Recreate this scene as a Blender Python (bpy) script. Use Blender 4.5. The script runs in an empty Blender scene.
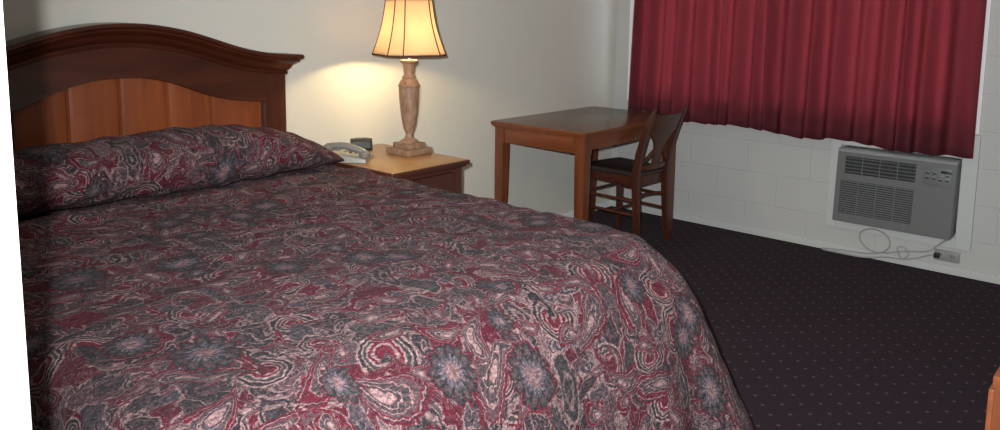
import bpy, bmesh, math, random
from mathutils import Vector, Matrix
PI = math.pi
SC = bpy.context.scene
COL = SC.collection
rnd = random.Random(7)

# ------------------------------------------------------------------ camera
CF, CPY, CYAW, CPITCH, CROLL = 805.98, 116.99, 0.7238, 0.1337, 0.0121
CPOS = Vector((-4.8474, -3.1926, 1.4144))
F = Vector((math.cos(CYAW)*math.cos(CPITCH), math.sin(CYAW)*math.cos(CPITCH), -math.sin(CPITCH)))
R0 = Vector((math.sin(CYAW), -math.cos(CYAW), 0))
U0 = R0.cross(F)
R = math.cos(CROLL)*R0 + math.sin(CROLL)*U0
U = -math.sin(CROLL)*R0 + math.cos(CROLL)*U0
cam_d = bpy.data.cameras.new('camera')
cam = bpy.data.objects.new('camera', cam_d)
COL.objects.link(cam)
cam.matrix_world = Matrix(((R.x, U.x, -F.x, CPOS.x), (R.y, U.y, -F.y, CPOS.y), (R.z, U.z, -F.z, CPOS.z), (0, 0, 0, 1)))
cam_d.sensor_fit = 'HORIZONTAL'
cam_d.sensor_width = 36
cam_d.lens = CF/1000*36
cam_d.shift_y = -(215-CPY)/1000
cam_d.clip_start = 0.05
SC.camera = cam

# ------------------------------------------------------------------ world, lights, exposure
SC.view_settings.view_transform = 'Standard'
SC.view_settings.look = 'None'
SC.view_settings.exposure = 0.0
SC.view_settings.gamma = 1.0
SC.view_settings.use_curve_mapping = False
SC.cycles.use_denoising = True
SC.cycles.max_bounces = 8
SC.cycles.sample_clamp_indirect = 6.0

world = bpy.data.worlds.new('world')
SC.world = world
world.use_nodes = True
wn = world.node_tree
wn.nodes['Background'].inputs['Color'].default_value = (0.80, 0.90, 1.0, 1)
wn.nodes['Background'].inputs['Strength'].default_value = 6.8


def light(name, kind, loc, energy, color, size=0.1, target=None, size_y=None, **kw):
    d = bpy.data.lights.new(name, kind)
    d.energy = energy
    d.color = color
    if kind == 'AREA':
        d.shape = 'RECTANGLE'
        d.size = size
        d.size_y = size_y or size
    else:
        d.shadow_soft_size = size
    for k, v in kw.items():
        setattr(d, k, v)
    o = bpy.data.objects.new(name, d)
    COL.objects.link(o)
    o.location = loc
    if target is not None:
        o.rotation_euler = (Vector(target)-Vector(loc)).to_track_quat('-Z', 'Y').to_euler()
    return o


# the flash on the photographer's camera, a few centimetres left of and above the lens
flash_pos = CPOS - R*0.060 + U*0.07
light('camera_flash', 'SPOT', flash_pos, 555, (0.93, 0.96, 1.0), 0.012, (-1.0, -1.0, 0.80), spot_size=math.radians(108), spot_blend=1.0)
# weak fill light added under the ceiling; no lamp is seen there
light('ceiling_fill_light', 'AREA', (-3.0, -2.3, 2.38), 2.5, (1.0, 0.93, 0.84), 0.35, (-3.0, -2.3, 0))

# ------------------------------------------------------------------ material helpers


class NT:
    def __init__(s, name):
        s.m = bpy.data.materials.new(name)
        s.m.use_nodes = True
        s.t = s.m.node_tree
        s.b = s.t.nodes['Principled BSDF']

    def n(s, typ, ins=None, **props):
        nd = s.t.nodes.new(typ)
        for k, v in props.items():
            setattr(nd, k, v)
        for k, v in (ins or {}).items():
            s.put(nd.inputs[k], v)
        return nd

    def put(s, sock, v):
        if isinstance(v, E_):
            v = v.s
        if isinstance(v, bpy.types.NodeSocket):
            s.t.links.new(v, sock)
        else:
            if hasattr(sock.default_value, '__len__') and not hasattr(v, '__len__'):
                v = (v,)*len(sock.default_value)
            if hasattr(v, '__len__') and hasattr(sock.default_value, '__len__') and len(v) == 3 and len(sock.default_value) == 4:
                v = tuple(v)+(1,)
            sock.default_value = v

    def math(s, op, *a, clamp=False):
        nd = s.t.nodes.new('ShaderNodeMath')
        nd.operation = op
        nd.use_clamp = clamp
        for i, v in enumerate(a):
            s.put(nd.inputs[i], v)
        return E_(s, nd.outputs[0])

    def vmath(s, op, *a, out=0):
        nd = s.t.nodes.new('ShaderNodeVectorMath')
        nd.operation = op
        for i, v in enumerate(a):
            s.put(nd.inputs[i], v)
        return nd.outputs[out]

    def mix(s, fac, a, b, blend='MIX'):
        nd = s.t.nodes.new('ShaderNodeMix')
        nd.data_type = 'RGBA'
        nd.blend_type = blend
        s.put(nd.inputs[0], fac)
        s.put(nd.inputs[6], a)
        s.put(nd.inputs[7], b)
        return nd.outputs[2]

    def ramp(s, fac, stops, interp='LINEAR'):
        nd = s.t.nodes.new('ShaderNodeValToRGB')
        cr = nd.color_ramp
        cr.interpolation = interp
        while len(cr.elements) < len(stops):
            cr.elements.new(0.5)
        for e, (p, c) in zip(cr.elements, stops):
            e.position = p
            e.color = tuple(c)+(1,) if len(c) == 3 else c
        s.put(nd.inputs[0], fac)
        return nd.outputs[0]

    def noise(s, vec, scale, detail=3, rough=0.5, dist=0.0):
        nd = s.n('ShaderNodeTexNoise', {'Scale': scale, 'Detail': detail, 'Roughness': rough, 'Distortion': dist})
        if vec is not None:
            s.put(nd.inputs['Vector'], vec)
        return nd

    def coord(s, which='Object', scale=None):
        o = s.t.nodes.new('ShaderNodeTexCoord').outputs[which]
        if scale is not None:
            o = s.vmath('MULTIPLY', o, scale)
        return o

    def bump(s, h, strength=0.3, dist=0.01, prev=None):
        nd = s.n('ShaderNodeBump', {'Strength': strength, 'Distance': dist, 'Height': h})
        if prev is not None:
            s.put(nd.inputs['Normal'], prev)
        s.put(s.b.inputs['Normal'], nd.outputs[0])
        return nd.outputs[0]

    def base(s, col=None, rough=None, spec=None, metal=None):
        if col is not None:
            s.put(s.b.inputs['Base Color'], col)
        if rough is not None:
            s.put(s.b.inputs['Roughness'], rough)
        if spec is not None:
            s.put(s.b.inputs['Specular IOR Level'], spec)
        if metal is not None:
            s.put(s.b.inputs['Metallic'], metal)
        return s.m


class E_:
    """a float socket with arithmetic"""
    def __init__(s, nt, sock):
        s.nt = nt
        s.s = sock
    def __add__(s, o): return s.nt.math('ADD', s, o)
    __radd__ = __add__
    def __sub__(s, o): return s.nt.math('SUBTRACT', s, o)
    def __rsub__(s, o): return s.nt.math('SUBTRACT', o, s)
    def __mul__(s, o): return s.nt.math('MULTIPLY', s, o)
    __rmul__ = __mul__
    def __truediv__(s, o): return s.nt.math('DIVIDE', s, o)
    def __rtruediv__(s, o): return s.nt.math('DIVIDE', o, s)
    def f(s, op, *a, **k): return s.nt.math(op, s, *a, **k)


def plain(name, col, rough=0.5, spec=0.5, metal=0.0, noise_amt=0.06, nscale=30, bump=0.0):
    t = NT(name)
    nz = t.noise(t.coord(), nscale, 3)
    c1 = tuple(max(0, c*(1-noise_amt)) for c in col)
    c2 = tuple(min(1, c*(1+noise_amt)) for c in col)
    t.base(t.mix(nz.outputs[0], c1, c2), rough, spec, metal)
    if bump:
        t.bump(nz.outputs[0], bump, 0.003)
    return t.m


def wood(name, dark, light_, rough=0.3, axis=0, scale=1.0, spec=0.5):
    t = NT(name)
    sc = [14*scale]*3
    sc[axis] = 1.2*scale
    v = t.coord('Object', tuple(sc))
    n1 = t.noise(v, 1.6, 6, 0.6, 0.6)
    n2 = t.noise(v, 9.0, 3, 0.6)
    n3 = t.noise(t.coord('Object'), 2.5, 2)
    c = t.mix(t.ramp(n1.outputs[0], [(0.32, (0, 0, 0)), (0.7, (1, 1, 1))]), dark, light_)
    c = t.mix(E_(t, n2.outputs[0])*0.35, c, dark)
    c = t.mix(E_(t, n3.outputs[0])*0.3, c, tuple(0.7*x for x in dark))
    t.base(c, rough, spec)
    t.bump(n2.outputs[0], 0.06, 0.002)
    return t.m


CHERRY_D, CHERRY_L = (0.036, 0.008, 0.004), (0.100, 0.023, 0.009)
M = {}
M['frame_x'] = wood('cherry_wood_long', CHERRY_D, CHERRY_L, 0.28, 0)
M['frame_z'] = wood('cherry_wood_upright', CHERRY_D, CHERRY_L, 0.28, 2)
M['panel'] = wood('cherry_plank', (0.17, 0.037, 0.009), (0.30, 0.074, 0.016), 0.45, 2, 0.8)
M['desk_x'] = wood('desk_wood_x', (0.12, 0.032, 0.011), (0.23, 0.070, 0.024), 0.3, 0)
M['desk_y'] = wood('desk_wood_y', (0.12, 0.032, 0.011), (0.23, 0.070, 0.024), 0.3, 1)
M['desk_z'] = wood('desk_wood_z', (0.10, 0.027, 0.010), (0.20, 0.060, 0.020), 0.3, 2)
M['desk_top'] = wood('desk_top_laminate', (0.10, 0.048, 0.020), (0.16, 0.080, 0.036), 0.25, 0)
M['chair_x'] = wood('chair_wood_x', (0.045, 0.011, 0.006), (0.115, 0.028, 0.012), 0.32, 0)
M['chair_z'] = wood('chair_wood_z', (0.042, 0.011, 0.006), (0.10, 0.025, 0.012), 0.32, 2)
M['stand_top_lit'] = wood('nightstand_top_lit', (0.28, 0.140, 0.048), (0.40, 0.225, 0.085), 0.28, 0)  # same wood, with the lamp's honey glow put into the colour
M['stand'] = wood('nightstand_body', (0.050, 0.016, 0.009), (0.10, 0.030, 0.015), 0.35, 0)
M['seat'] = plain('dark_seat_vinyl', (0.030, 0.018, 0.016), 0.38, 0.5)
M['white_paint'] = plain('white_gloss_paint', (0.78, 0.79, 0.78), 0.45, 0.4, noise_amt=0.02)
M['trim_paint'] = plain('wall_colour_trim_paint', (0.52, 0.53, 0.50), 0.5, 0.4, noise_amt=0.02)
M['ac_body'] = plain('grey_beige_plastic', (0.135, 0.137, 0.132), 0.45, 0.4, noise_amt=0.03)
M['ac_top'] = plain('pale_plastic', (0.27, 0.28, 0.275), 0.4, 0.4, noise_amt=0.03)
M['ac_dark'] = plain('dark_grille_recess', (0.028, 0.028, 0.028), 0.6, 0.3)
M['ac_slat'] = plain('grille_slat', (0.13, 0.132, 0.13), 0.5, 0.4)
M['black'] = plain('black_plastic', (0.018, 0.019, 0.018), 0.35, 0.5)
M['phone'] = plain('ash_plastic', (0.30, 0.285, 0.24), 0.4, 0.5)
M['phone_dark'] = plain('ash_plastic_dark', (0.19, 0.18, 0.15), 0.4, 0.5)
M['cord'] = plain('grey_cord', (0.32, 0.32, 0.30), 0.5, 0.4)
M['outlet'] = plain('outlet_plastic', (0.26, 0.26, 0.24), 0.4, 0.5)
M['metal'] = plain('brushed_metal', (0.5, 0.48, 0.44), 0.35, 0.5, 1.0)
M['rubber'] = plain('brown_ribbon', (0.10, 0.040, 0.020), 0.7, 0.2)

# painted plaster wall
t = NT('cream_plaster')
nz = t.noise(t.coord(), 1.2, 4)
n2 = t.noise(t.coord(), 90, 4)
t.base(t.mix(nz.outputs[0], (0.56, 0.545, 0.475), (0.61, 0.595, 0.52)), 0.62, 0.3)
t.bump(n2.outputs[0], 0.10, 0.002)
M['plaster'] = t.m

# painted concrete block: 0.4 x 0.2 m blocks
t = NT('painted_block')
co = t.coord()
sp = t.n('ShaderNodeSeparateXYZ', {0: co})
cb = t.n('ShaderNodeCombineXYZ', {0: E_(t, sp.outputs[1])+0.017, 1: E_(t, sp.outputs[2])+4.0, 2: 0.0})
br = t.n('ShaderNodeTexBrick', {'Vector': cb.outputs[0], 'Color1': (1, 1, 1), 'Color2': (0.93, 0.93, 0.93), 'Mortar': (0, 0, 0), 'Scale': 1.0,
         'Mortar Size': 0.005, 'Mortar Smooth': 0.9, 'Brick Width': 0.4, 'Row Height': 0.2}, offset=0.5, offset_frequency=2)
n2 = t.noise(co, 70, 5, 0.65)
n3 = t.noise(co, 1.7, 3)
c = t.mix(n3.outputs[0], (0.45, 0.45, 0.42), (0.50, 0.50, 0.47))
c = t.mix(E_(t, br.outputs['Fac'])*0.06, c, (0.40, 0.40, 0.37))
t.base(c, 0.6, 0.3)
b1 = t.bump(E_(t, br.outputs['Fac'])*-1.0, 0.40, 0.005)
t.bump(n2.outputs[0], 0.20, 0.003, b1)
M['block'] = t.m

# dark purple carpet with a staggered grid of small pink dots
t = NT('dotted_carpet')
co = t.coord()
rot = t.n('ShaderNodeVectorRotate', {'Vector': co, 'Angle': math.radians(45)}, rotation_type='Z_AXIS')
sc_ = t.vmath('DIVIDE', rot.outputs[0], (0.072, 0.072, 1))
fr = t.vmath('FRACTION', sc_)
sb = t.vmath('SUBTRACT', fr, (0.5, 0.5, 0))
sb = t.vmath('MULTIPLY', sb, (1, 1, 0))
ln = E_(t, t.vmath('LENGTH', sb, out=1))
dot = t.n('ShaderNodeMapRange', {'Value': ln, 'From Min': 0.055, 'From Max': 0.12, 'To Min': 1.0, 'To Max': 0.0}).outputs[0]
n1 = t.noise(co, 260, 3)
n2 = t.noise(co, 2.2, 4)
c = t.mix(n1.outputs[0], (0.014, 0.007, 0.011), (0.036, 0.021, 0.030))
c = t.mix(E_(t, n2.outputs[0])*0.4, c, (0.020, 0.011, 0.016))
c = t.mix(dot, c, (0.105, 0.06, 0.07))
t.base(c, 1.0, 0.02)
t.b.inputs['Sheen Weight'].default_value = 0.03
t.bump(n1.outputs[0], 0.5, 0.004)
M['carpet'] = t.m

t = NT('ceiling_paint')
n2 = t.noise(t.coord(), 60, 4)
t.base((0.75, 0.75, 0.72), 0.8, 0.2)
t.bump(n2.outputs[0], 0.3, 0.004)
M['ceiling'] = t.m

# burgundy curtain cloth, lets some daylight through
t = NT('burgundy_curtain_cloth')
co = t.coord('UV')
wv = t.noise(t.vmath('MULTIPLY', co, (60, 700, 1)), 1.0, 3)
wh = t.noise(t.vmath('MULTIPLY', co, (700, 60, 1)), 1.0, 3)
f = (E_(t, wv.outputs[0]) + E_(t, wh.outputs[0]))*0.5
c = t.mix(t.ramp(f, [(0.35, (0, 0, 0)), (0.65, (1, 1, 1))]), (0.10, 0.022, 0.030), (0.24, 0.066, 0.080))
t.base(c, 0.9, 0.05)
t.bump(f, 0.3, 0.002)
tr = t.n('ShaderNodeBsdfTranslucent', {'Color': (0.50, 0.145, 0.165)})
mx = t.n('ShaderNodeMixShader', {0: 0.5, 1: t.b.outputs[0], 2: tr.outputs[0]})
t.t.links.new(mx.outputs[0], t.t.nodes['Material Output'].inputs[0])
M['curtain'] = t.m

# lamp shade
t = NT('parchment_shade')
n1 = t.noise(t.coord(), 40, 4)
c = t.mix(n1.outputs[0], (0.78, 0.58, 0.36), (0.86, 0.68, 0.46))
t.base(c, 0.7, 0.2)
tr = t.n('ShaderNodeBsdfTranslucent', {'Color': (1.0, 0.88, 0.72)})
mx = t.n('ShaderNodeMixShader', {0: 0.78, 1: t.b.outputs[0], 2: tr.outputs[0]})
t.t.links.new(mx.outputs[0], t.t.nodes['Material Output'].inputs[0])
M['shade'] = t.m

t = NT('whitewashed_lamp_wood')
n1 = t.noise(t.coord('Object', (1, 1, 0.35)), 60, 5, 0.7)
n2 = t.noise(t.coord(), 14, 3)
c = t.mix(t.ramp(n1.outputs[0], [(0.35, (0, 0, 0)), (0.65, (1, 1, 1))]), (0.21, 0.105, 0.055), (0.40, 0.27, 0.175))
c = t.mix(E_(t, n2.outputs[0])*0.5, c, (0.26, 0.13, 0.07))
t.base(c, 0.45, 0.4)
M['lamp_wood'] = t.m

t = NT('clear_glass')
t.base((1, 1, 1), 0.02)
t.b.inputs['Transmission Weight'].default_value = 1.0
M['glass'] = t.m

t = NT('bulb_glass')
t.base((1, 1, 1), 0.3)
t.b.inputs['Emission Color'].default_value = (1.0, 0.72, 0.40, 1)
t.b.inputs['Emission Strength'].default_value = 25
M['bulb'] = t.m


# paisley bedspread ------------------------------------------------
def paisley_material():
    t = NT('paisley_bedspread_cloth')
    uv = t.coord('UV')
    CR = (0.150, 0.009, 0.024)
    CH = (0.022, 0.026, 0.029)
    MV = (0.135, 0.072, 0.080)
    PK = (0.43, 0.265, 0.25)
    BL = (0.070, 0.074, 0.092)
    GR = (0.042, 0.055, 0.052)

    def warped(vec, scale, amt, det=2):
        w_ = t.noise(uv, scale, det)
        o = t.vmath('SCALE', t.vmath('SUBTRACT', w_.outputs['Color'], (0.5, 0.5, 0.5)))
        o.node.inputs['Scale'].default_value = amt
        return t.vmath('ADD', vec, o)
    p = warped(uv, 7, 0.10)
    q = warped(p, 24, 0.032)
    z = warped(q, 55, 0.018)

    def step(x, lo, hi):
        return E_(t, t.n('ShaderNodeMapRange', {'Value': x, 'From Min': lo, 'From Max': hi}, interpolation_type='SMOOTHSTEP').outputs[0])

    def band(x, a, b, e=0.015):
        return step(x, a-e, a+e) * (1.0-step(x, b-e, b+e))

    # ground: crimson with a thicket of small outlined leaves
    col = t.mix(t.noise(uv, 12, 3).outputs[0], (0.10, 0.004, 0.014), CR)
    for sc_, off, thr, pal, st_ in ((18.0, (0, 0, 0), 0.20, (MV, CH, PK), (1, 0.5, 1)), (27.0, (3.7, 1.9, 0), 0.38, (CH, BL, MV), (0.45, 1, 1)), (15.0, (8.1, 5.3, 0), 0.55, (GR, CH, BL), (1.0, 0.42, 1))):
        vv = t.vmath('ADD', t.vmath('MULTIPLY', z, st_), off)
        v = t.n('ShaderNodeTexVoronoi', {'Vector': vv, 'Scale': sc_, 'Randomness': 0.95}, voronoi_dimensions='2D')
        d = E_(t, v.outputs['Distance'])
        rc = t.n('ShaderNodeSeparateColor', {0: v.outputs['Color']})
        r1, r2, r3 = [E_(t, rc.outputs[k]) for k in range(3)]
        leaf = t.mix(r1.f('GREATER_THAN', 0.5), pal[0], pal[1])
        leaf = t.mix(r2.f('GREATER_THAN', 0.8), leaf, pal[2])
        rings = (d*27.0+r1*6.0).f('SINE')
        leaf = t.mix(step(rings, 0.35, 0.75)*0.75, leaf, t.mix(r2.f('GREATER_THAN', 0.4), PK, MV))
        leaf = t.mix((1.0-step(rings, -0.8, -0.45))*0.7, leaf, CH)
        on = (1.0-step(d, 0.43, 0.50))*r3.f('GREATER_THAN', thr)
        col = t.mix(on, col, leaf)
        col = t.mix(band(d, 0.43, 0.49)*r3.f('GREATER_THAN', thr)*0.8, col, PK)
    # scroll lines
    for sc_, seed in ((7.0, 0.0), (12.0, 4.4)):
        nn = E_(t, t.noise(t.vmath('ADD', q, (seed, seed, 0)), sc_, 1).outputs[0])
        ln_ = (nn*70.0).f('SINE').f('ABSOLUTE')
        area = step(E_(t, t.noise(t.vmath('ADD', uv, (seed, 2, 0)), 8, 1).outputs[0]), 0.47, 0.53)
        col = t.mix((1.0-step(ln_, 0.12, 0.36))*area*0.55, col, PK if seed else MV)
        col = t.mix(band(ln_, 0.42, 0.72, 0.08)*area*0.55, col, CH)

    def cell(scale, rnds, off, vec, size, thr):
        """local coordinates (in units of the motif size) about the nearest scattered centre; z holds a seed"""
        vv = t.vmath('ADD', vec, off)
        vo = t.n('ShaderNodeTexVoronoi', {'Vector': vv, 'Scale': scale, 'Randomness': rnds}, voronoi_dimensions='2D')
        loc = t.vmath('SUBTRACT', vv, vo.outputs['Position'])
        cc = t.n('ShaderNodeSeparateColor', {0: vo.outputs['Color']})
        ro = t.n('ShaderNodeVectorRotate', {'Vector': loc, 'Angle': E_(t, cc.outputs[0])*6.283}, rotation_type='Z_AXIS')
        sc2 = t.vmath('MULTIPLY', ro.outputs[0], (1/size, 1/size, 0))
        off_ = E_(t, cc.outputs[2]).f('LESS_THAN', thr)*50.0
        return sc2, E_(t, t.vmath('LENGTH', sc2, out=1))+off_, E_(t, cc.outputs[1])

    TU, TV = 1.30, 0.62
    soft = warped(uv, 14, 0.022)

    def spot(cu, cv, ang, size, seed):
        """the same, about a fixed place in the 1.30 x 0.62 m printed repeat"""
        cu, cv = cu-1.30, cv-3.10
        d_ = t.vmath('SUBTRACT', soft, (cu-TU/2, cv-TV/2, 0))
        mo = t.vmath('SUBTRACT', t.vmath('MODULO', d_, (TU, TV, 1)), (TU/2, TV/2, 0))
        ro = t.n('ShaderNodeVectorRotate', {'Vector': mo, 'Angle': ang}, rotation_type='Z_AXIS')
        sc2 = t.vmath('MULTIPLY', ro.outputs[0], (1/size, 1/size, 0))
        return sc2, E_(t, t.vmath('LENGTH', sc2, out=1)), seed

    def pick(cur, new, bias=0.0):
        """keep whichever motif is nearer"""
        m_ = (new[1]-bias).f('LESS_THAN', cur[1])
        mv = t.n('ShaderNodeMix', data_type='VECTOR')
        t.put(mv.inputs[0], m_); t.put(mv.inputs[4], cur[0]); t.put(mv.inputs[5], new[0])
        mf = t.n('ShaderNodeMix', data_type='FLOAT')
        t.put(mf.inputs[0], m_); t.put(mf.inputs[2], cur[2]); t.put(mf.inputs[3], new[2])
        l_ = (new[1]-bias).f('MINIMUM', cur[1])
        return mv.outputs[1], l_, E_(t, mf.outputs[0])

    fine = E_(t, t.noise(uv, 75, 2).outputs[0])

    def xy(v_):
        sx = t.n('ShaderNodeSeparateXYZ', {0: v_})
        return E_(t, sx.outputs[0]), E_(t, sx.outputs[1])

    def paisley(col, sel):
        xn, yn = xy(sel[0])
        sd = sel[2]
        on = sel[1].f('LESS_THAN', 10.0)
        xb = xn + yn*yn*((sd.f('GREATER_THAN', 0.5))*1.0-0.5) - 0.12
        wd = (1.12-yn)*0.27
        s = ((xb/wd.f('MAXIMUM', 0.02)).f('POWER', 2.0) + (yn.f('POWER', 2.0))).f('SQRT') + (fine-0.5)*0.30
        inside = (1.0-step(s, 1.03, 1.09))*on
        teeth = (xb.f('ARCTAN2', yn)*30.0).f('SINE')
        pc = t.mix(step(s, 0.22, 0.30), PK, CR)
        pc = t.mix(band(s, 0.28, 0.36), pc, t.mix(sd, BL, GR))
        pc = t.mix(band(s, 0.36, 0.41), pc, PK)
        pc = t.mix(band(s, 0.41, 0.60), pc, t.mix(step(teeth, -0.1, 0.3), GR, MV))
        pc = t.mix(band(s, 0.60, 0.64), pc, PK)
        pc = t.mix(band(s, 0.64, 0.78), pc, t.mix(sd.f('GREATER_THAN', 0.65), CR, t.mix(sd, CH, MV)))
        pc = t.mix(band(s, 0.84, 0.89)*0.85, pc, PK)
        pc = t.mix(band(s, 0.89, 0.93), pc, CH)
        pc = t.mix(step(s, 0.95, 0.97), pc, CR)
        return t.mix(inside, col, pc)

    def flower(col, sel, npet=12.0):
        x, y = xy(sel[0])
        r = sel[1]
        th = y.f('ARCTAN2', x)
        pet = (th*(npet/2)).f('SINE').f('ABSOLUTE')
        s = r/(pet.f('POWER', 0.5)*0.30+0.70) + (fine-0.5)*0.34
        inside = 1.0-step(s, 1.04, 1.10)
        ray = (th*npet*1.5+s*6.0).f('SINE')
        pc = t.mix(step(s, 0.22, 0.40), t.mix(fine, MV, PK), t.mix(step(ray, -0.2, 0.5), BL, (0.19, 0.15, 0.175)))
        pc = t.mix(step(s, 0.50, 0.58), pc, t.mix(step(pet, 0.25, 0.6), CH, GR))
        pc = t.mix(band(s, 0.62, 0.80)*step(pet, 0.5, 0.9)*0.8, pc, MV)
        pc = t.mix(step(s, 0.86, 0.90), pc, CH)
        pc = t.mix(step(s, 0.98, 1.0), pc, CR)
        return t.mix(inside, col, pc)

    def arch(col, sel):
        """nested C-shaped crescents, the curled head of a paisley"""
        x, y = xy(sel[0])
        s = E_(t, t.vmath('LENGTH', sel[0], out=1)) + y*0.30 + (sel[1].f('GREATER_THAN', 10.0))*9.0 + (fine-0.5)*0.26
        th = x.f('ARCTAN2', y).f('ABSOLUTE')
        inside = (1.0-step(s, 0.98, 1.04))*(1.0-step(th + s*0.35, 2.5, 2.7))
        pc = t.mix(step(s, 0.28, 0.34), CR, PK)
        pc = t.mix(step(s, 0.38, 0.43), pc, CR)
        pc = t.mix(step(s, 0.50, 0.54), pc, PK)
        pc = t.mix(step(s, 0.58, 0.62), pc, GR)
        pc = t.mix(step(s, 0.70, 0.73), pc, PK)
        pc = t.mix(step(s, 0.77, 0.80), pc, CH)
        pc = t.mix(step(s, 0.90, 0.93), pc, PK)
        return t.mix(inside, col, pc)

    sel = cell(6.3, 0.6, (2.4, 8.8, 0), p, 0.055, 0.45)
    for cu, cv, ang, Rr in ((2.41, 3.875, 2.6, 0.070), (1.92, 4.015, 0.3, 0.048), (1.69, 3.875, 2.9, 0.066), (2.16, 3.965, -0.6, 0.060), (1.47, 3.80, 0.5, 0.055), (2.30, 4.09, 1.5, 0.050)):
        sel = pick(sel, spot(cu, cv, ang, Rr, 0.5), 0.3)
    col = arch(col, sel)
    sel = cell(8.6, 0.5, (9.1, 4.2, 0), p, 0.050, 0.35)
    sel = pick(sel, cell(5.4, 0.5, (3.3, 1.7, 0), p, 0.082, 0.35))
    sel = pick(sel, cell(3.7, 0.5, (5.15, 2.6, 0), p, 0.120, 0.50))
    for cu, cv, ang, L, f_ in ((1.63, 3.945, -2.1, 0.115, 0.9), (1.85, 3.90, 1.4, 0.070, 0.2), (2.08, 3.83, -1.2, 0.10, 0.8), (1.33, 3.88, 1.9, 0.095, 0.3)):
        sel = pick(sel, spot(cu, cv, ang, L, f_), 0.2)
    col = paisley(col, sel)
    sel = cell(2.9, 0.6, (1.12, 7.35, 0), q, 0.064, 0.68)
    sel = pick(sel, cell(4.3, 0.6, (6.4, 3.9, 0), q, 0.042, 0.78))
    for cu, cv, Rr in ((1.811, 3.966, 0.060), (2.007, 4.037, 0.062), (2.007, 3.910, 0.038), (1.421, 3.654, 0.072), (2.513, 3.956, 0.045), (2.64, 4.13, 0.055)):
        sel = pick(sel, spot(cu, cv, 0.4, Rr, 0.5), 0.0)
    col = flower(col, sel)
    # broken yarn colour, with the weave's sheen painted in as pale specks
    yarn = t.noise(t.vmath('MULTIPLY', uv, (1.0, 2.2, 1)), 300, 3, 0.7)
    yf = step(E_(t, yarn.outputs[0]), 0.40, 0.62)
    mott = step(E_(t, t.noise(t.vmath('MULTIPLY', uv, (1.0, 1.8, 1)), 95, 3, 0.7).outputs[0]), 0.42, 0.60)
    col = t.mix(yf*0.10, col, (0.30, 0.20, 0.21))
    col = t.mix((1.0-yf)*0.42, col, (0.012, 0.009, 0.011))
    col = t.mix((1.0-mott)*0.55, col, (0.020, 0.014, 0.017))
    mot2 = step(E_(t, t.noise(uv, 55, 4, 0.8).outputs[0]), 0.52, 0.68)
    col = t.mix(mot2*0.28, col, (0.20, 0.135, 0.145))
    sheen_speck = step(E_(t, t.noise(uv, 150, 3, 0.8).outputs[0]), 0.56, 0.68)
    col = t.mix(sheen_speck*0.38, col, (0.33, 0.22, 0.225))
    t.base(col, 0.85, 0.0)
    t.b.inputs['Sheen Weight'].default_value = 0.03
    t.b.inputs['Sheen Roughness'].default_value = 0.4
    pk = t.noise(t.vmath('MULTIPLY', uv, (1.0, 2.6, 1)), 24, 4, 0.6)
    b0 = t.bump(pk.outputs[0], 0.8, 0.016)
    t.bump(yarn.outputs[0], 0.3, 0.002, b0)
    return t.m


M['paisley'] = paisley_material()

# ------------------------------------------------------------------ mesh helpers


def tag(o, label=None, cat=None, group=None, kind=None):
    if label: o['label'] = label
    if cat: o['category'] = cat
    if group: o['group'] = group
    if kind: o['kind'] = kind
    return o


def empty(name, loc, rz=0.0, label=None, cat=None, group=None):
    o = bpy.data.objects.new(name, None)
    o.empty_display_size = 0.1
    COL.objects.link(o)
    o.location = loc
    o.rotation_euler = (0, 0, rz)
    return tag(o, label, cat, group)


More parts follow.
